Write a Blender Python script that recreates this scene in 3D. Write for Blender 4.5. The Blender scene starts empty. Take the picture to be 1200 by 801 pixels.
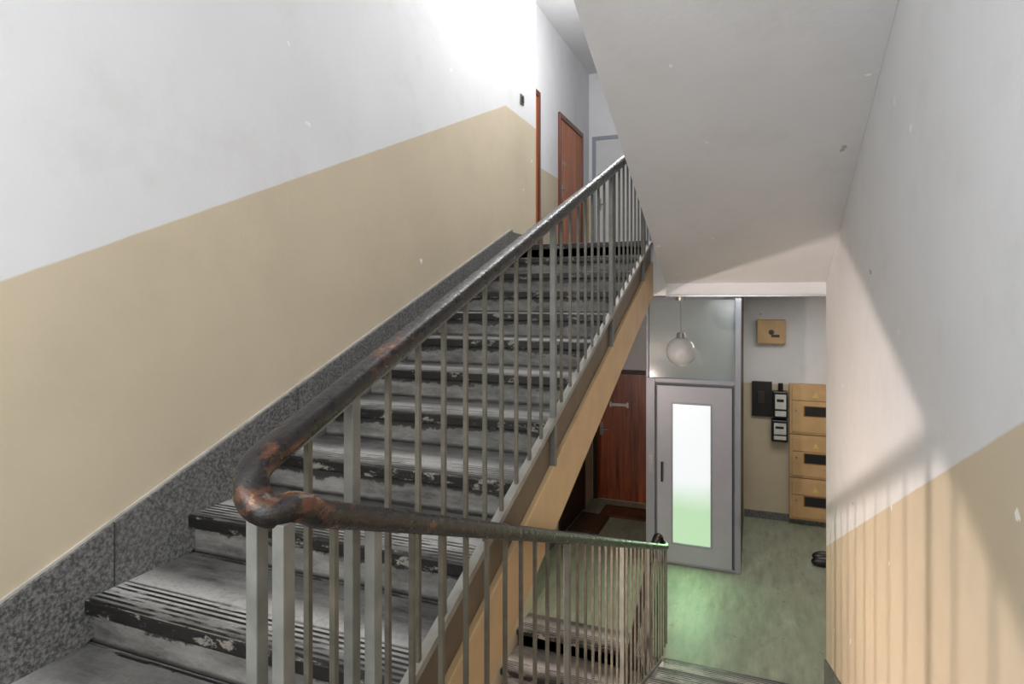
import bpy, bmesh, math, random
from mathutils import Vector
random.seed(3)
S=bpy.context.scene
try: S.view_settings.view_transform='Standard'
except Exception: pass
C=S.collection
RISE=.144; RUN=.3845; ST=RISE*24  # storey 3.456
EYE=1.244
# ---------------------------------------------------------------- node helpers
class NT:
    def __init__(s,name):
        s.m=bpy.data.materials.new(name); s.m.use_nodes=True
        s.n=s.m.node_tree.nodes; s.l=s.m.node_tree.links
        s.b=s.n['Principled BSDF']
    def new(s,t,**k):
        n=s.n.new(t)
        for a,v in k.items(): setattr(n,a,v)
        return n
    def set(s,sock,v):
        if isinstance(v,bpy.types.NodeSocket): s.l.new(v,sock)
        elif isinstance(v,(tuple,list)) and len(v)==3 and sock.type=='RGBA': sock.default_value=(*v,1)
        else: sock.default_value=v
    def math(s,op,a,b=0.0,c=None,clamp=False):
        n=s.new('ShaderNodeMath',operation=op); n.use_clamp=clamp
        s.set(n.inputs[0],a); s.set(n.inputs[1],b)
        if c is not None: s.set(n.inputs[2],c)
        return n.outputs[0]
    def mix(s,f,a,b,blend='MIX'):
        n=s.new('ShaderNodeMix',data_type='RGBA',blend_type=blend)
        s.set(n.inputs[0],f); s.set(n.inputs[6],a); s.set(n.inputs[7],b)
        return n.outputs[2]
    def pos(s):
        if not hasattr(s,'_p'):
            g=s.new('ShaderNodeNewGeometry'); s._g=g
            x=s.new('ShaderNodeSeparateXYZ'); s.l.new(g.outputs['Position'],x.inputs[0])
            s._p=x.outputs
        return s._p
    def noise(s,scale,sc=(1,1,1),detail=4,rough=.55,off=(0,0,0)):
        s.pos()
        mp=s.new('ShaderNodeMapping'); s.l.new(s._g.outputs['Position'],mp.inputs[0])
        mp.inputs['Scale'].default_value=sc; mp.inputs['Location'].default_value=off
        n=s.new('ShaderNodeTexNoise'); s.l.new(mp.outputs[0],n.inputs['Vector'])
        n.inputs['Scale'].default_value=scale; n.inputs['Detail'].default_value=detail; n.inputs['Roughness'].default_value=rough
        return n.outputs[0]
    def ramp(s,f,a,b):
        n=s.new('ShaderNodeMapRange'); s.set(n.inputs[0],f)
        n.inputs[1].default_value=a; n.inputs[2].default_value=b
        return n.outputs[0]
    def bump(s,h,st=.2,d=.01):
        n=s.new('ShaderNodeBump'); n.inputs['Strength'].default_value=st; n.inputs['Distance'].default_value=d
        s.l.new(h,n.inputs['Height']); s.l.new(n.outputs[0],s.b.inputs['Normal'])
    def out(s,col,rough=.6,metal=0):
        s.set(s.b.inputs['Base Color'],col); s.set(s.b.inputs['Roughness'],rough); s.b.inputs['Metallic'].default_value=metal
        return s.m
def srgb(r,g,b):
    f=lambda c:(c/255/12.92) if c<=10 else ((c/255+.055)/1.055)**2.4
    return (f(r),f(g),f(b))
def plain(name,col,rough=.6,metal=0,var=.15,scale=8,bump=.1):
    t=NT(name); n=t.noise(scale)
    d=tuple(c*(1-var*2) for c in col)
    c=t.mix(t.ramp(n,.3,.7),d,col)
    if bump: t.bump(t.noise(scale*6),bump,.004)
    return t.out(c,rough,metal)
WHITE=srgb(224,225,227); BEIGE=srgb(207,193,168)
def wallmat(name,a=None,b=0,zmax=99,white=WHITE,beige=BEIGE,zc=None):
    t=NT(name); x,y,z=t.pos()
    n=t.noise(1.3,detail=6,rough=.6); f=t.noise(9)
    w=t.mix(t.ramp(n,.3,.7),tuple(c*.92 for c in white),white)
    if a is not None or zc is not None:
        if a is not None:
            ln=t.math('MINIMUM',t.math('ADD',t.math('MULTIPLY',y,b),a),zmax)
        else: ln=zc
        d=t.math('SUBTRACT',ln,z)
        d=t.math('ADD',d,t.math('MULTIPLY',t.math('SUBTRACT',f,.5),.008))
        m=t.ramp(d,-.004,.004)
        bg=t.mix(t.ramp(n,.3,.7),tuple(c*.88 for c in beige),beige)
        w=t.mix(m,w,bg)
    g=t.ramp(t.noise(2.6,detail=8,rough=.7,off=(3,8,2)),.52,.78)
    w=t.mix(t.math('MULTIPLY',g,.16),w,srgb(150,140,124))
    v=t.new('ShaderNodeTexVoronoi'); v.inputs['Scale'].default_value=4.0
    t.l.new(t._g.outputs['Position'],v.inputs['Vector'])
    dd=t.math('ADD',v.outputs['Distance'],t.math('MULTIPLY',t.noise(45),.18))
    sel=t.math('GREATER_THAN',t.noise(1.7,off=(5,3,1)),.42)
    chip=t.math('MULTIPLY',t.math('LESS_THAN',dd,.145),sel)
    w=t.mix(chip,w,srgb(240,238,234))
    v2=t.new('ShaderNodeTexVoronoi'); v2.inputs['Scale'].default_value=2.1
    mp=t.new('ShaderNodeMapping'); mp.inputs['Location'].default_value=(3.3,1.2,7.7); mp.inputs['Scale'].default_value=(1,.45,1.2)
    t.l.new(t._g.outputs['Position'],mp.inputs[0]); t.l.new(mp.outputs[0],v2.inputs['Vector'])
    dk=t.math('LESS_THAN',t.math('ADD',v2.outputs['Distance'],t.math('MULTIPLY',t.noise(50),.1)),.08)
    w=t.mix(t.math('MULTIPLY',dk,.6),w,srgb(130,122,112))
    dd2=t.noise(60,detail=2)
    h=t.math('ADD',t.noise(4),t.math('MULTIPLY',dd2,.25))
    h=t.math('ADD',h,t.math('MULTIPLY',chip,-.6))
    t.bump(h,.25,.01)
    return t.out(w,.7)
M_left=wallmat('wall_left_paint',a=1.293-.424*1.09,b=.424,zmax=2.91)
M_right=wallmat('wall_right_paint',a=1.01+.442*1.457,b=-.442)
M_hall=wallmat('hall_paint',zc=.10)
M_hallup=wallmat('hall_upper_paint',zc=2.91)
M_white=wallmat('ceiling_paint',white=srgb(225,225,226))
M_soffit=wallmat('soffit_paint',white=srgb(220,219,219))
def treadmat(name,y0,sgn):
    t=NT(name); x,y,z=t.pos()
    f=t.math('FRACT',t.math('MULTIPLY',t.math('SUBTRACT',y,y0),sgn/RUN))
    streak=t.noise(3.5,sc=(1.2,8,1),detail=9,rough=.72)
    blotch=t.noise(2.6,detail=9,rough=.7)
    speck=t.noise(70,detail=2)
    base=t.mix(t.ramp(streak,.36,.66),srgb(54,54,55),srgb(110,109,108))
    base=t.mix(t.ramp(blotch,.46,.72),base,srgb(134,133,130))
    wear_gleam=t.math('MULTIPLY',t.ramp(f,.66,.42),t.ramp(f,.06,.24))  # worn mid-tread band, with reflected light also painted into its pale colour
    wear_gleam=t.math('MULTIPLY',wear_gleam,t.ramp(t.noise(2.0,detail=8,rough=.65,off=(9,9,0)),.32,.54))
    base=t.mix(t.math('MULTIPLY',wear_gleam,.85),base,srgb(188,187,184))
    base=t.mix(t.math('MULTIPLY',t.ramp(speck,.5,.75),.35),base,srgb(60,60,60))
    s=t.math('SINE',t.math('MULTIPLY',y,2*math.pi/.022))
    rib=t.math('MULTIPLY',t.ramp(s,-.2,.2),t.ramp(f,.40,.36))
    rib=t.math('MULTIPLY',rib,t.ramp(t.noise(2.8,sc=(1,5,1),detail=8,rough=.7,off=(2,2,2)),.43,.50))
    base=t.mix(rib,base,srgb(18,18,18))
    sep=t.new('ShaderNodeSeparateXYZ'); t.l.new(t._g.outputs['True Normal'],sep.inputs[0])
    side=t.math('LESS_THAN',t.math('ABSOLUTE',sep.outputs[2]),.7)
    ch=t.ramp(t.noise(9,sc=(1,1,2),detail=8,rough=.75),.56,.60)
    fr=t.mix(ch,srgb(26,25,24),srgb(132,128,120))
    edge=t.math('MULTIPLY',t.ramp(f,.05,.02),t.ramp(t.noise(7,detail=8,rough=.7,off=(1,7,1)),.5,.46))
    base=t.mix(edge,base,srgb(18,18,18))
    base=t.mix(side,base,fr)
    t.bump(t.math('ADD',streak,t.math('MULTIPLY',rib,-.5)),.35,.006)
    return t.out(base,.4)
M_tr_a=treadmat('tread_stone_worn',.93,1)
M_tr_d=treadmat('tread_stone_ribbed',.73,-1)
def risermat():
    t=NT('riser_concrete'); x,y,z=t.pos()
    n=t.noise(4,sc=(1,1,3),detail=9,rough=.72)
    c=t.mix(t.ramp(n,.35,.65),srgb(76,75,73),srgb(142,140,135))
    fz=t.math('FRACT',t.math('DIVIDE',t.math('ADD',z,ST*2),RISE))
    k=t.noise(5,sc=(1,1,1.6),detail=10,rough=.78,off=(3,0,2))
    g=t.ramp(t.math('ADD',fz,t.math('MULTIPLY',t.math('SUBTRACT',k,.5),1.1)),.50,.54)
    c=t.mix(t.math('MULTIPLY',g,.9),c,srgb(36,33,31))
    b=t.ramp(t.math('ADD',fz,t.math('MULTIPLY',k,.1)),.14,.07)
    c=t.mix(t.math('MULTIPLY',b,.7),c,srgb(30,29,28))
    t.bump(n,.4,.006); return t.out(c,.5)
M_riser=risermat()
def granite():
    t=NT('skirting_granite'); x,y,z=t.pos()
    n=t.noise(85,detail=4,rough=.7); m=t.noise(3,detail=7,rough=.7)
    c=t.mix(t.ramp(n,.40,.62),srgb(62,62,63),srgb(132,131,130))
    c=t.mix(t.math('MULTIPLY',t.ramp(m,.4,.7),.4),c,srgb(112,111,109))
    j=t.math('LESS_THAN',t.math('FRACT',t.math('DIVIDE',t.math('ADD',y,.35),.88)),.006)
    c=t.mix(j,c,srgb(44,44,44)); return t.out(c,.5)
M_skirt=granite()
M_caulk=plain('skirting_caulk',srgb(200,196,188),.7,bump=0)
M_string=plain('stringer_tan_paint',srgb(204,176,134),.5,var=.08,scale=5)
M_string2=plain('stringer_brown',srgb(108,95,78),.5,var=.14,scale=5)  # darker brown tone for the upper stringer band
M_metal=plain('railing_grey_paint',srgb(104,100,88),.45,.0,var=.22,scale=20)
M_metal2=plain('post_grey_paint',srgb(120,121,115),.45,.0,var=.18,scale=14)
M_metal3=plain('bottom_rail_paint',srgb(150,148,140),.45,.0,var=.15,scale=14)
def railmat():
    t=NT('handrail_worn'); x,y,z=t.pos()
    n=t.noise(9,sc=(1,.5,1),detail=9,rough=.72); k=t.noise(26,detail=6,rough=.7)
    c=t.mix(t.ramp(k,.4,.7),srgb(16,13,12),srgb(36,30,27))
    near=t.ramp(y,1.9,.9)
    m=t.math('ADD',n,t.math('MULTIPLY',near,.05))
    c=t.mix(t.math('MULTIPLY',t.ramp(m,.59,.62),.85),c,srgb(84,50,30))
    c=t.mix(t.math('MULTIPLY',t.ramp(m,.655,.675),.85),c,srgb(146,110,80))
    t.bump(t.math('ADD',n,t.math('MULTIPLY',k,.4)),.4,.01); return t.out(c,t.mix(t.ramp(k,.4,.6),(.24,.24,.24),(.42,.42,.42)))
M_rail=railmat()
def wood(name,a,b,vert=True,rough=.35):
    t=NT(name)
    n=t.noise(14,sc=(1,1,.06),detail=6,rough=.6); m=t.noise(40,sc=(1,1,.03))
    c=t.mix(t.ramp(n,.35,.65),a,b); c=t.mix(t.math('MULTIPLY',t.ramp(m,.4,.7),.35),c,a)
    return t.out(c,rough)
M_wood=wood('door_wood_orange',srgb(150,76,28),srgb(208,122,58))
M_woodd=wood('door_wood_red',srgb(92,38,16),srgb(168,86,44))
M_frame=wood('door_frame_brown',srgb(84,42,26),srgb(120,64,42))
M_dark=plain('dark_brown',srgb(52,38,30),.5)
M_door_w=plain('door_white_paint',srgb(205,206,208),.5,var=.03)
M_alu=plain('lift_grey_paint',srgb(164,168,178),.35,.1,var=.03)
M_alu2=plain('lift_frame_grey',srgb(146,151,162),.35,.1,var=.03)
M_alu3=plain('lift_rebate_grey',srgb(110,113,120),.5,.0,var=.03)
M_black=plain('black_plastic',srgb(28,28,30),.35)
M_steel=plain('steel',srgb(170,170,170),.3,.8)
M_wbox=plain('meter_white',srgb(215,215,210),.4)
M_tan=plain('cabinet_tan',srgb(202,166,118),.5,var=.1,scale=5)
M_tand=plain('cabinet_tan_dark',srgb(150,116,72),.5)
M_yel=plain('sticker_yellow',srgb(222,200,120),.5)
M_mat=plain('coir_mat',srgb(96,62,38),.95,var=.3,scale=40,bump=.6)
M_mat2=plain('brown_mat',srgb(120,72,40),.95,var=.3,scale=12,bump=.6)
M_floorup=plain('landing_stone',srgb(92,92,92),.5,var=.2,scale=5)
def floormat():
    t=NT('hall_floor_lino'); x,y,z=t.pos()
    n=t.noise(5,sc=(3,.6,1),detail=8,rough=.65); k=t.noise(2.5,detail=7)
    c=t.mix(t.ramp(n,.35,.7),srgb(130,138,120),srgb(164,170,152))
    c=t.mix(t.math('MULTIPLY',t.ramp(k,.45,.65),.5),c,srgb(146,152,136))
    sp=t.ramp(t.noise(14,detail=7,rough=.7,off=(4,4,4)),.62,.68)
    c=t.mix(t.math('MULTIPLY',sp,.6),c,srgb(92,88,80))
    t.bump(n,.1,.003); return t.out(c,.45)
M_floor=floormat()
def glassmat():
    t=NT('frosted_glass_panel'); x,y,z=t.pos()
    c=t.mix(t.ramp(z,.3,1.3),srgb(146,158,160),srgb(164,174,176)); return t.out(c,.12)
M_glass=glassmat()
def winmat():
    t=NT('lift_window_lit'); x,y,z=t.pos()
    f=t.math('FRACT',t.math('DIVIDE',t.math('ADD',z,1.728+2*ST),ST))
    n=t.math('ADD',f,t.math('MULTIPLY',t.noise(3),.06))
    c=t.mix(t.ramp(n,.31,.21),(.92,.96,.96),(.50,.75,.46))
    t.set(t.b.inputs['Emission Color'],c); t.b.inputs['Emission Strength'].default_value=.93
    return t.out((.1,.1,.1),.3)
M_win=winmat()
def globemat():
    t=NT('opal_glass'); t.b.inputs['Emission Color'].default_value=(1,1,1,1); t.b.inputs['Emission Strength'].default_value=.02
    return t.out(srgb(186,188,190),.1)
M_globe=globemat()
def lampmat():
    t=NT('lamp_glow'); t.b.inputs['Emission Color'].default_value=(1,.9,.8,1); t.b.inputs['Emission Strength'].default_value=3
    return t.out(srgb(230,230,225),.3)
M_glow=lampmat()
# ---------------------------------------------------------------- mesh helpers
def empty(name):
    e=bpy.data.objects.new(name,None); C.objects.link(e); return e
def link(name,bm,mat,parent=None,smooth=False,bevel=0):
    bmesh.ops.recalc_face_normals(bm,faces=bm.faces)
    me=bpy.data.meshes.new(name); bm.to_mesh(me); bm.free()
    for m in (mat if isinstance(mat,list) else [mat]): me.materials.append(m)
    o=bpy.data.objects.new(name,me); C.objects.link(o)
    if parent: o.parent=parent
    if smooth:
        for p in me.polygons: p.use_smooth=True
    if bevel:
        md=o.modifiers.new('b','BEVEL'); md.width=bevel; md.segments=2; md.limit_method='ANGLE'
    return o
def addbox(bm,x0,x1,y0,y1,z0,z1,mi=0):
    v=[bm.verts.new((x,y,z)) for x in (x0,x1) for y in (y0,y1) for z in (z0,z1)]
    for f in ((0,1,3,2),(4,6,7,5),(0,4,5,1),(2,3,7,6),(0,2,6,4),(1,5,7,3)):
        fc=bm.faces.new([v[i] for i in f]); fc.material_index=mi
def box(name,x0,x1,y0,y1,z0,z1,mat,parent=None,bevel=0):
    bm=bmesh.new(); addbox(bm,x0,x1,y0,y1,z0,z1); return link(name,bm,mat,parent,bevel=bevel)
def addprism(bm,poly,x0,x1):
    a=[bm.verts.new((x0,y,z)) for y,z in poly]; b=[bm.verts.new((x1,y,z)) for y,z in poly]
    bm.faces.new(a); bm.faces.new(b[::-1]); n=len(poly)
    for i in range(n): bm.faces.new((a[i],a[(i+1)%n],b[(i+1)%n],b[i]))
def prism(name,poly,x0,x1,mat,parent=None,bevel=0):
    bm=bmesh.new(); addprism(bm,poly,x0,x1); return link(name,bm,mat,parent,bevel=bevel)
def cyl(bm,p0,p1,r,seg=16,r2=None):
    p0=Vector(p0);p1=Vector(p1);d=(p1-p0)
    q=d.to_track_quat('Z','Y'); m=q.to_matrix().to_4x4(); m.translation=(p0+p1)/2
    bmesh.ops.create_cone(bm,cap_ends=True,segments=seg,radius1=r,radius2=r if r2 is None else r2,depth=d.length,matrix=m)
def sweep(bm,pts,prof,scale=None):
    rings=[]
    for i,p in enumerate(pts):
        t=(pts[min(i+1,len(pts)-1)]-pts[max(i-1,0)]).normalized()
        s=t.cross(Vector((0,0,1))).normalized(); u=s.cross(t).normalized()
        k=scale(p) if scale else 1
        rings.append([bm.verts.new(p+s*a*k+u*b*k) for a,b in prof])
    n=len(prof)
    for i in range(len(rings)-1):
        for j in range(n): bm.faces.new((rings[i][j],rings[i][(j+1)%n],rings[i+1][(j+1)%n],rings[i+1][j]))
    bm.faces.new(rings[0]); bm.faces.new(rings[-1][::-1])
def catmull(P,n=6):
    out=[]
    for i in range(len(P)-1):
        a=P[max(i-1,0)];b=P[i];c=P[i+1];d=P[min(i+2,len(P)-1)]
        L=(c-b).length; t1=(c-a); t2=(d-b)
        m1=t1.normalized()*L; m2=t2.normalized()*L
        for k in range(n):
            t=k/n
            out.append(b*(2*t**3-3*t*t+1)+m1*(t**3-2*t*t+t)+c*(-2*t**3+3*t*t)+m2*(t**3-t*t))
    out.append(P[-1]); return out
XL=-2.0; XR=.48; XA=-.80; XD=-.72
# ---------------------------------------------------------------- flights
def ya(k): return .93+RUN*(k-1)
def yd(k): return .73+RUN*k
def nl_a(y): return 3*RISE+RISE/RUN*(y-ya(3))
def nl_d(y): return -RISE/RUN*(y-.73)
def asc(name,zo):
    e=empty(name)
    bm=bmesh.new()
    for k in range(1,12): addbox(bm,XL,-.82,ya(k),ya(k+1)+.028,zo+RISE*k-.048,zo+RISE*k)
    addbox(bm,XL,-.82,ya(12),ya(12)+.32,zo+RISE*12-.048,zo+RISE*12+.001)
    link('treads',bm,M_tr_a,e,bevel=.008)
    poly=[]
    for k in range(1,13):
        poly+= [(ya(k)+.03,zo+RISE*(k-1)-.02),(ya(k)+.03,zo+RISE*k-.02)]
    poly+=[(ya(12)+.03,zo+nl_a(5.19)-.44),(ya(1)+.03,zo+nl_a(.96)-.44)]
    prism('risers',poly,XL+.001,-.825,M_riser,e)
    y0,y1=.83,5.19
    prism('stringer_upper',[(y0,zo+nl_a(y0)-.02),(y1,zo+nl_a(y1)-.02),(y1,zo+nl_a(y1)-.22),(y0,zo+nl_a(y0)-.22)],-.825,-.812,M_string2,e)
    prism('stringer_lower',[(y0,zo+nl_a(y0)-.19),(y1,zo+nl_a(y1)-.19),(y1,zo+nl_a(y1)-.47),(y0,zo+nl_a(y0)-.47)],-.84,-.79,M_string,e,bevel=.004)
    prism('soffit',[(y0,zo+nl_a(y0)-.44),(y1,zo+nl_a(y1)-.44),(y1,zo+nl_a(y1)-.469),(y0,zo+nl_a(y0)-.469)],XL,-.84,M_soffit,e)
    return e
def desc(name,zo):
    e=empty(name); bm=bmesh.new(); x0=-.66
    addbox(bm,x0,XR,yd(0)-.33,yd(0),zo-.048,zo+.001)
    for k in range(1,12): addbox(bm,x0,XR,yd(k-1)-.028,yd(k),zo-RISE*k-.048,zo-RISE*k)
    link('treads',bm,M_tr_d,e,bevel=.008)
    poly=[]
    for k in range(0,12): poly+=[(yd(k)-.03,zo-RISE*k-.02),(yd(k)-.03,zo-RISE*(k+1)-.02)]
    sof=lambda y: zo-1.467+.39*(3.4-y)
    poly+=[(5.0,zo-12*RISE-.02),(5.0,sof(5.0)),(.7,sof(.7)),(.7,zo-.02)]
    prism('body',poly,x0,XR-.001,M_soffit,e)
    bm=bmesh.new()
    for k in range(0,12): addbox(bm,x0,XR,yd(k)-.031,yd(k)-.026,zo-RISE*(k+1),zo-RISE*k-.04)
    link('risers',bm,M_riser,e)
    return e
asc('staircase',0); asc('staircase',-ST)
desc('staircase',0); desc('staircase',ST)
# ---------------------------------------------------------------- railings
def ra(y): return EYE-.054+.3745*(y-1.437)
def rd(y): return EYE-.362-.389*(y-.84)
prof=[]
for i in range(16):
    a=2*math.pi*i/16; ca,sa=math.cos(a),math.sin(a)
    prof.append((.028*math.copysign(abs(ca)**.75,ca),.024*math.copysign(abs(sa)**.8,sa)))
def railing(name,zo,do_a=True,do_d=True):
    e=empty(name); V=lambda x,y,z:Vector((x,y,z+zo))
    pa=[V(XA,y,ra(y)) for y in (5.2,4.4,3.6,2.8,2.0,1.5,1.1,.95,.87)]
    el=[V(-.800,.825,ra(.825)-.004),V(-.790,.800,ra(.835)-.030),V(-.768,.792,ra(.835)-.060),V(-.742,.803,ra(.835)-.074),V(-.724,.835,rd(.835)+.008)]
    pd=[V(XD,y,rd(y)) for y in (.88,.95,1.2,1.8,2.6,3.4,4.2,5.0,5.3)]
    zt=ra(5.2)-ST
    bo=[V(XD,5.42,rd(5.42)+.01),V(-.735,5.47,rd(5.46)+.02),V(-.76,5.49,rd(5.46)+.035),V(-.785,5.46,zt+.035),V(XA,5.38,zt+.02),V(XA,5.2,zt)]
    if do_a and do_d: P=pa+el+pd+bo
    elif do_a: P=pa
    else: P=[V(-.735,.79,rd(.8)+.02),V(-.721,.82,rd(.84)+.004)]+pd+bo
    bm=bmesh.new(); sweep(bm,catmull(P),prof,lambda p:1.0+.05*max(0,min(1,(1.0-p.y)/.15)))
    link('handrail',bm,M_rail,e,smooth=True)
    if do_a:
        posts=[.825,1.094,2.5,3.63,4.76]; ys=[.955+.1385*n for n in range(32)]
        bm=bmesh.new()
        for y in posts:
            lo=nl_a(y)-.20 if y>1.2 else -.02
            addbox(bm,-.812,-.788,y-.014,y+.014,zo+lo,zo+ra(y)-.02)
        link('posts',bm,M_metal2,e,bevel=.002)
        bm=bmesh.new()
        for y in ys:
            if min(abs(y-p) for p in posts)<.05 or y>5.2: continue
            addbox(bm,-.806,-.794,y-.006,y+.006,zo+nl_a(y),zo+ra(y)-.02)
        link('balusters',bm,M_metal,e)
        y0,y1=.83,5.2
        prism('bottom_rail',[(y0,zo+nl_a(y0)-.012),(y1,zo+nl_a(y1)-.012),(y1,zo+nl_a(y1)+.012),(y0,zo+nl_a(y0)+.012)],-.815,-.785,M_metal3,e)
        y0=.9
        prism('top_flat',[(y0,zo+ra(y0)-.03),(y1,zo+ra(y1)-.03),(y1,zo+ra(y1)-.022),(y0,zo+ra(y0)-.022)],-.815,-.785,M_metal2,e)
    if do_d:
        posts=[.80,1.055,2.44,3.57,4.5,5.43]; ys=[.93+.1385*n for n in range(33)]
        bm=bmesh.new()
        for y in posts:
            lo=nl_d(y)-.20
            if y>5.3: lo=-1.728
            addbox(bm,-.732,-.708,y-.014,y+.014,zo+lo,zo+rd(y)-.02)
        link('posts_lower',bm,M_metal2,e,bevel=.002)
        bm=bmesh.new()
        for y in ys:
            if min(abs(y-p) for p in posts)<.05 or y>5.4: continue
            addbox(bm,-.726,-.714,y-.006,y+.006,zo+max(nl_d(y)-.06,-1.728),zo+rd(y)-.02)
        link('balusters_lower',bm,M_metal,e)
        y0,y1=.79,5.1
        prism('bottom_rail_lower',[(y0,zo+nl_d(y0)-.07),(y1,zo+nl_d(y1)-.07),(y1,zo+nl_d(y1)-.046),(y0,zo+nl_d(y0)-.046)],-.735,-.705,M_metal3,e)
    return e
railing('stair_railing',0); railing('stair_railing',-ST,True,False); railing('stair_railing',ST,False,True)
# ---------------------------------------------------------------- shell
ZT=4.93; ZB=-ST-.2
box('wall_left',-2.54,XL,-1.3,5.69,ZB,ZT,M_left)
box('wall_right',XR,1.7,-1.3,5.0,ZB,ZT,M_right)
box('wall_hall_left_upper',-2.7,-2.54,5.69,9.85,1.27,ZT,M_hallup)
box('wall_hall_left_lower',-2.54,-2.27,5.69,9.0,-1.728,1.27,M_hall)
box('wall_hall_far_upper',-2.7,1.8,9.85,10.0,1.27,ZT,M_hallup)
box('wall_hall_far_lower',-2.54,1.8,9.0,9.85,-2.18,1.27,M_hall)
box('wall_hall_right_lower',1.6,1.8,5.0,9.0,-2.18,1.27,M_hall)
box('wall_hall_right_upper',1.6,1.8,5.0,9.85,1.27,ZT,M_hallup)
bm=bmesh.new()
addbox(bm,-2.54,-1.5,-1.4,-1.2,ZB,ZT); addbox(bm,.2,1.7,-1.4,-1.2,ZB,ZT)
addbox(bm,-1.5,.2,-1.4,-1.2,ZB,.9); addbox(bm,-1.5,.2,-1.4,-1.2,2.5,ZT)
link('wall_back',bm,M_white)
w=empty('added_window_1'); bm=bmesh.new()  # unseen window behind the camera, added to go with the fill light
for a in ((-1.5,-1.45,.9,2.5),(.15,.2,.9,2.5),(-.68,-.62,.9,2.5),(-1.5,.2,.9,.95),(-1.5,.2,2.45,2.5)): addbox(bm,a[0],a[1],-1.34,-1.28,a[2],a[3])
link('frame',bm,M_door_w,w)
box('floor_landing',XL,XR,-1.2,yd(0)-.33,-.25,0,M_floorup)
box('floor_landing_strip',XL,-.70,yd(0)-.33,.96,-.25,0,M_floorup)
box('floor_landing_upper',XL,XR,-1.2,yd(0)-.33,ST-.25,ST,M_white)
for nm,z in (('upper',1.728),('lower',-1.728)):
    m=[M_floorup,M_floor][nm=='lower']
    bm=bmesh.new()
    addbox(bm,-2.54,-.66,5.19,9.0 if nm=='lower' else 9.85,z-.03,z)
    addbox(bm,-.66,1.6,4.96,9.0 if nm=='lower' else 9.85,z-.03,z)
    link('floor_'+nm,bm,m)
    bm=bmesh.new()
    addbox(bm,-2.54,-.66,5.195,9.85,z-.455,z-.03)
    addbox(bm,-.66,1.6,5.0,9.85,z-.455,z-.03)
    link('ceiling_'+('lower' if nm=='upper' else 'basement'),bm,M_white)
box('ceiling_top',-2.7,1.8,-1.4,10.0,ZT,ZT+.15,M_white)
box('trim_1',-.66,XR,4.99,5.01,1.262,1.273,M_steel)
y0,y1=.2,5.02
prism('baseboard_left',[(-1.2,-.0),(.62,-.0),(.62+.3,0),(y1,nl_a(y1)-.16),(y1,nl_a(y1)+.175),(.66,nl_a(.66)+.175),(.5,.15),(-1.2,.15)],XL,XL+.02,M_skirt)
prism('trim_2',[(.66,nl_a(.66)+.174),(y1,nl_a(y1)+.174),(y1,nl_a(y1)+.184),(.66,nl_a(.66)+.184)],XL,XL+.008,M_caulk)
box('baseboard_left_upper',XL,XL+.02,5.02,5.69,1.728,1.83,M_skirt)
prism('baseboard_right',[(.6,nl_d(.6)-.2),(4.99,nl_d(4.99)-.2),(4.99,nl_d(4.99)+.22),(.6,nl_d(.6)+.22)],XR-.015,XR,M_skirt)
box('baseboard_far',-.14,1.6,8.985,9.0,-1.728,-1.63,M_skirt)
box('baseboard_hall',-2.27,-2.255,5.7,7.2,-1.728,-1.63,M_skirt)
# ---------------------------------------------------------------- doors
def door_x(name,X,y0,y1,z0,h,mat,framemat):
    e=empty(name)
    bm=bmesh.new(); t=.07
    addbox(bm,X-.02,X+.03,y0,y0+t,z0,z0+h); addbox(bm,X-.02,X+.03,y1-t,y1,z0,z0+h); addbox(bm,X-.02,X+.03,y0+t,y1-t,z0+h-t,z0+h)
    link('frame',bm,framemat,e,bevel=.004)
    box('leaf',X-.02,X+.012,y0+t,y1-t,z0+.01,z0+h-t,mat,e)
    bm=bmesh.new(); addbox(bm,X+.012,X+.018,y0+t+.05,y0+t+.1,z0+.95,z0+1.15); cyl(bm,(X+.015,y0+t+.075,z0+1.05),(X+.06,y0+t+.075,z0+1.05),.009); cyl(bm,(X+.06,y0+t+.07,z0+1.05),(X+.06,y0+t+.19,z0+1.05),.009)
    addbox(bm,X+.012,X+.016,y0+.16,y0+.34,z0+1.42,z0+1.46)
    link('handle',bm,M_steel,e); return e
def door_y(name,Y,x0,x1,z0,h,mat,framemat):
    e=empty(name); bm=bmesh.new(); t=.06
    addbox(bm,x0,x0+t,Y-.03,Y+.02,z0,z0+h); addbox(bm,x1-t,x1,Y-.03,Y+.02,z0,z0+h); addbox(bm,x0+t,x1-t,Y-.03,Y+.02,z0+h-t,z0+h)
    link('frame',bm,framemat,e,bevel=.004)
    box('leaf',x0+t,x1-t,Y-.012,Y+.02,z0+.01,z0+h-t,mat,e)
    bm=bmesh.new(); addbox(bm,x0+t+.04,x0+t+.09,Y-.018,Y-.012,z0+.95,z0+1.15); cyl(bm,(x0+t+.065,Y-.06,z0+1.05),(x0+t+.065,Y-.01,z0+1.05),.009); cyl(bm,(x0+t+.06,Y-.06,z0+1.05),(x0+t+.18,Y-.06,z0+1.05),.009)
    link('handle',bm,M_steel,e); return e
door_x('door_1',-2.54,8.15,9.40,1.728,2.11,M_wood,M_frame)
door_x('door_2',-2.54,6.1,7.33,1.728,2.11,M_wood,M_frame)
door_y('door_3',9.85,-2.48,-1.6,1.728,2.16,M_door_w,M_alu2)
d4=door_y('door_4',9.0,-2.25,-1.30,-1.728,1.93,M_woodd,M_dark)
bm=bmesh.new(); addbox(bm,-2.0,-1.72,8.96,8.975,-.33,-.29); addbox(bm,-2.0,-1.97,8.97,8.99,-.35,-.27); addbox(bm,-1.75,-1.72,8.97,8.99,-.35,-.27); link('pull_bar',bm,M_steel,d4)
door_x('door_5',-2.27,7.3,8.5,-1.728,2.0,M_dark,M_dark)
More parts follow.
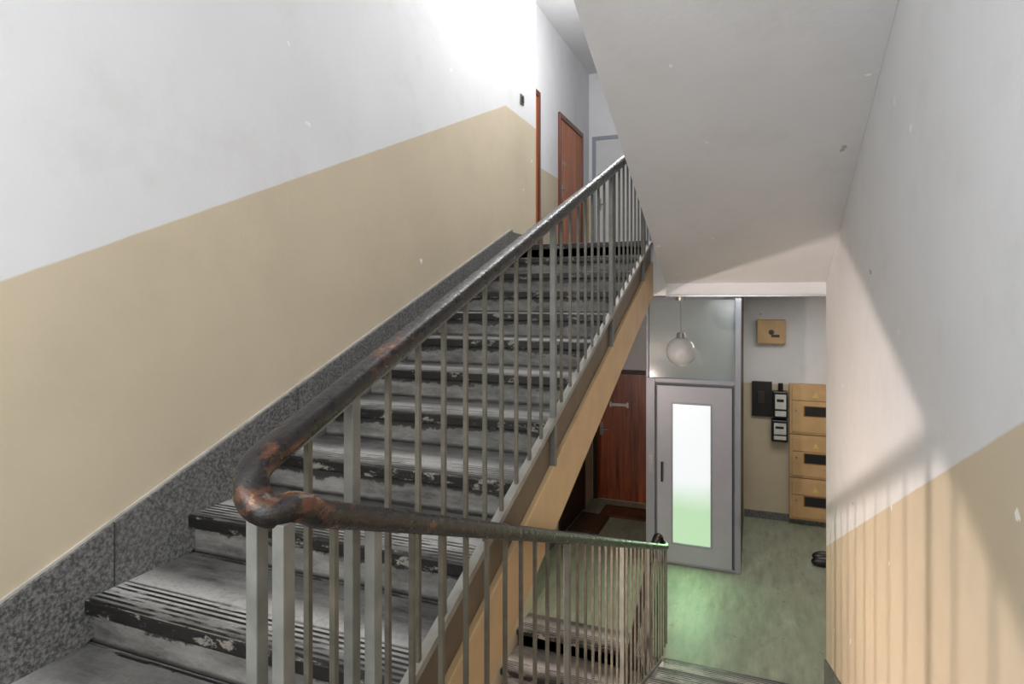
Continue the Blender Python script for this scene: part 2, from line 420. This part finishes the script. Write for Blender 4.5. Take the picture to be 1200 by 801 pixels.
# ---------------------------------------------------------------- lift
def lift(name,z0,top):
    e=empty(name); xa,xb=-1.157,-.145; Y=7.07; h=top-z0
    box('shaft',xa+.02,xb-.0,Y+.07,8.75,z0,top-.001,M_dark,e)
    box('rebate',xa+.05,xb-.03,Y+.03,Y+.068,z0,z0+2.05,M_alu3,e)
    box('side_panel',xa,xa+.02,Y+.07,8.75,z0,top-.001,M_alu2,e)
    zt=z0+2.03
    bm=bmesh.new()
    addbox(bm,xa,xa+.10,Y,Y+.07,z0,zt+.05); addbox(bm,xb-.06,xb,Y,Y+.07,z0,top); addbox(bm,xa+.10,xb-.06,Y,Y+.07,zt,zt+.05)
    addbox(bm,xa,xa+.03,Y,Y+.07,zt+.05,top); addbox(bm,xa+.03,xb-.06,Y+.005,Y+.07,top-.035,top-.002)
    addbox(bm,xa+.10,xb-.06,Y+.01,Y+.07,z0,z0+.03)
    link('frame',bm,M_alu2,e,bevel=.004)
    box('glass_panel',xa+.03,xb-.06,Y+.03,Y+.05,zt+.05,top-.035,M_glass,e)
    lx0,lx1=xa+.13,xb-.09; wx0,wx1=lx0+.17,lx1-.22; wz0,wz1=z0+.25,z0+1.80; lz1=zt-.03
    bm=bmesh.new()
    addbox(bm,lx0,wx0,Y-.02,Y+.02,z0+.04,lz1); addbox(bm,wx1,lx1,Y-.02,Y+.02,z0+.04,lz1)
    addbox(bm,wx0,wx1,Y-.02,Y+.02,z0+.04,wz0); addbox(bm,wx0,wx1,Y-.02,Y+.02,wz1,lz1)
    link('leaf',bm,M_alu,e)
    bm=bmesh.new(); q=.018
    addbox(bm,wx0-q,wx0,Y-.028,Y-.02,wz0-q,wz1+q); addbox(bm,wx1,wx1+q,Y-.028,Y-.02,wz0-q,wz1+q)
    addbox(bm,wx0,wx1,Y-.028,Y-.02,wz0-q,wz0); addbox(bm,wx0,wx1,Y-.028,Y-.02,wz1,wz1+q)
    link('window_bead',bm,M_alu2,e)
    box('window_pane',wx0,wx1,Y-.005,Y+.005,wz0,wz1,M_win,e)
    bm=bmesh.new(); cyl(bm,(lx0+.055,Y-.06,z0+.93),(lx0+.055,Y-.06,z0+1.15),.011)
    for q in (.95,1.13): cyl(bm,(lx0+.055,Y-.06,z0+q),(lx0+.055,Y-.015,z0+q),.009)
    link('pull_handle',bm,M_black,e)
    bm=bmesh.new(); addbox(bm,xa+.035,xa+.075,Y-.008,Y,z0+1.0,z0+1.2); cyl(bm,(xa+.055,Y-.014,z0+1.14),(xa+.055,Y-.006,z0+1.14),.012)
    link('call_button',bm,M_steel,e)
    return e
lift('elevator',-1.728,1.272); lift('elevator',1.728,ZT)
# ---------------------------------------------------------------- lamps
def pendant(name,x,y,z,top,r,mat):
    e=empty(name)
    bm=bmesh.new(); bmesh.ops.create_uvsphere(bm,u_segments=40,v_segments=24,radius=r)
    for v in bm.verts: v.co+=Vector((x,y,z))
    link('globe',bm,mat,e,smooth=True)
    bm=bmesh.new(); cyl(bm,(x,y,z+r*.97),(x,y,z+r+.04),.045,24,.035); cyl(bm,(x,y,z+r+.04),(x,y,top-.03),.005,8); cyl(bm,(x,y,top-.045),(x,y,top-.001),.05,24,.055)
    link('stem',bm,M_steel,e); return e
pendant('pendant_lamp',-.653,6.0,.745,1.273,.138,M_globe)
e=empty('wall_lamp'); bm=bmesh.new(); cyl(bm,(XL+.001,2.71,-.27),(XL+.03,2.71,-.27),.09,24); link('base',bm,M_steel,e)
bm=bmesh.new(); bmesh.ops.create_uvsphere(bm,u_segments=20,v_segments=12,radius=.025)
for v in bm.verts: v.co+=Vector((XL+.05,2.71,-.27))
link('bulb',bm,M_glow,e,smooth=True)
# ---------------------------------------------------------------- meters
Y=9.0
e=empty('fuse_box'); bm=bmesh.new()
addbox(bm,.022,.373,Y-.14,Y,.644,.967); link('body',bm,M_tan,e,bevel=.006)
box('lid',.03,.365,Y-.15,Y-.14,.655,.957,M_tan,e,bevel=.004)
bm=bmesh.new(); cyl(bm,(.20,Y-.153,.80),(.20,Y-.149,.80),.035,20); addbox(bm,.2,.30,Y-.153,Y-.149,.735,.77); link('opening',bm,M_black,e)
e=empty('electric_meter_panel'); box('backboard',-.04,.21,Y-.05,Y,-.34,.13,M_black,e,bevel=.004)
box('breaker',.03,.12,Y-.08,Y-.05,-.16,.0,M_dark,e,bevel=.004)
def meter(x0,x1,z0,z1):
    e=empty('electric_meter'); box('case',x0,x1,Y-.14,Y,z0,z1,M_black,e,bevel=.015)
    box('face',x0+.03,x1-.02,Y-.155,Y-.14,z0+(z1-z0)*.35,z1-.04,M_wbox,e,bevel=.005)
    box('register',x0+.05,x1-.05,Y-.16,Y-.155,z0+(z1-z0)*.62,z0+(z1-z0)*.72,M_black,e)
    box('terminal_cover',x0+.03,x1-.02,Y-.15,Y-.14,z0+.03,z0+(z1-z0)*.28,M_wbox,e,bevel=.005)
    bm=bmesh.new(); cyl(bm,(x0+.1,Y-.06,z1),(x0+.1,Y-.06,z1+.1),.03); link('conduit',bm,M_black,e)
meter(.215,.40,-.34,.02); meter(.20,.40,-.65,-.36)
e=empty('meter_cabinet')
for i,(a,b) in enumerate(((-.53,.124),(-1.10,-.54),(-1.65,-1.11))):
    box('carcass_%d'%i,.42,1.0,Y-.12,Y,a,b,M_tan,e,bevel=.006)
    box('panel_%d'%i,.45,.97,Y-.135,Y-.12,a+.03,b-.22,M_tan,e,bevel=.006)
    box('panel_top_%d'%i,.45,.97,Y-.135,Y-.12,b-.21,b-.03,M_tan,e,bevel=.006)
    zc=b-(b-a)*.52
    box('slot_frame_%d'%i,.585,.90,Y-.142,Y-.135,zc-.075,zc+.065,M_tand,e)
    box('slot_%d'%i,.60,.885,Y-.145,Y-.142,zc-.065,zc+.055,M_black,e)
    bm=bmesh.new(); zt=b-.12
    v=[bm.verts.new(p) for p in ((.69,Y-.137,zt-.045),(.77,Y-.137,zt-.045),(.73,Y-.137,zt+.035))]; bm.faces.new(v); r=bmesh.ops.extrude_face_region(bm,geom=bm.faces[:])
    for q in r['geom']:
        if isinstance(q,bmesh.types.BMVert): q.co.y-=.003
    link('sticker_%d'%i,bm,M_yel,e)
    bm=bmesh.new(); cyl(bm,(.50,Y-.145,zc),(.50,Y-.135,zc),.012); link('lock_%d'%i,bm,M_steel,e)
e=empty('light_switch'); box('plate',XL,XL+.012,5.25,5.33,3.03,3.12,M_metal,e,bevel=.003); box('rocker',XL+.012,XL+.02,5.27,5.31,3.05,3.10,M_dark,e)
e=empty('doormat'); box('pile',-1.98,-1.32,8.3,8.72,-1.728,-1.71,M_mat2,e,bevel=.006); box('border',-2.0,-1.30,8.28,8.74,-1.728,-1.716,M_mat,e)
e=empty('doormat'); box('pile',-2.22,-1.86,7.62,8.3,-1.728,-1.71,M_mat,e,bevel=.006); box('border',-2.24,-1.84,7.60,8.32,-1.728,-1.716,M_dark,e)
def shoe(x,y,z):
    bm=bmesh.new()
    bmesh.ops.create_uvsphere(bm,u_segments=20,v_segments=12,radius=1)
    for v in bm.verts:
        f=v.co.x; hgt=.06 if f<0 else .06+.04*f
        v.co=Vector((x+v.co.x*.14,y+v.co.y*.048,z+max(v.co.z,-.6)*hgt*1.1+.045))
    return bm
e=empty('shoes'); link('shoe_a',shoe(.72,7.62,-1.728),M_black,e,smooth=True); link('shoe_b',shoe(.74,7.78,-1.728),M_black,e,smooth=True)
# ---------------------------------------------------------------- lights
def area(name,loc,rot,size,sy,w,col=(1,1,1),spread=180,spec=1):
    l=bpy.data.lights.new(name,'AREA'); l.shape='RECTANGLE'; l.size=size; l.size_y=sy; l.energy=w; l.color=col; l.spread=math.radians(spread); l.specular_factor=spec
    o=bpy.data.objects.new(name,l); o.location=loc; o.rotation_euler=rot; C.objects.link(o); return o
def point(name,loc,w,r,col=(1,1,1)):
    l=bpy.data.lights.new(name,'POINT'); l.energy=w; l.shadow_soft_size=r; l.color=col
    o=bpy.data.objects.new(name,l); o.location=loc; C.objects.link(o); return o
area('added_window_fill',(-.65,-1.18,1.7),(math.radians(90),0,0),1.6,1.5,64,(.96,.98,1))  # added fill at the unseen window, brightens right wall and soffit
point('added_landing_fill',(-.5,-.3,2.9),22,.2,(1,.99,.97))  # added fill without a fixture, lifts the near right wall
point('added_stair_fill',(-.85,4.3,4.3),115,.3,(1,.99,.98))  # added fill without a fixture, brightens the left wall
point('upper_hall_lamp_light',(-1.5,6.6,4.1),62,.2,(1,.99,.98))
area('lower_hall_light',(.4,7.2,1.25),(0,0,0),1.2,1.2,25,(1,.96,.91))
area('lift_window_glow',(-.67,7.0,-1.2),(math.radians(-60),0,0),.4,.7,6,(.5,1,.5),150,.15)
point('wall_lamp_light',(XL+.12,2.71,-.27),150,.04,(1,.84,.77))
w=bpy.data.worlds.new('world'); S.world=w; w.use_nodes=True
w.node_tree.nodes['Background'].inputs[0].default_value=(.85,.9,1,1); w.node_tree.nodes['Background'].inputs[1].default_value=1.0
# ---------------------------------------------------------------- camera
cd=bpy.data.cameras.new('camera'); cd.lens=21.6; cd.sensor_width=36; cd.shift_y=-50.5/1200; cd.clip_start=.02
co=bpy.data.objects.new('camera',cd); co.location=(0,0,EYE); co.rotation_euler=(math.radians(90),0,math.atan(285/720)); C.objects.link(co)
S.camera=co
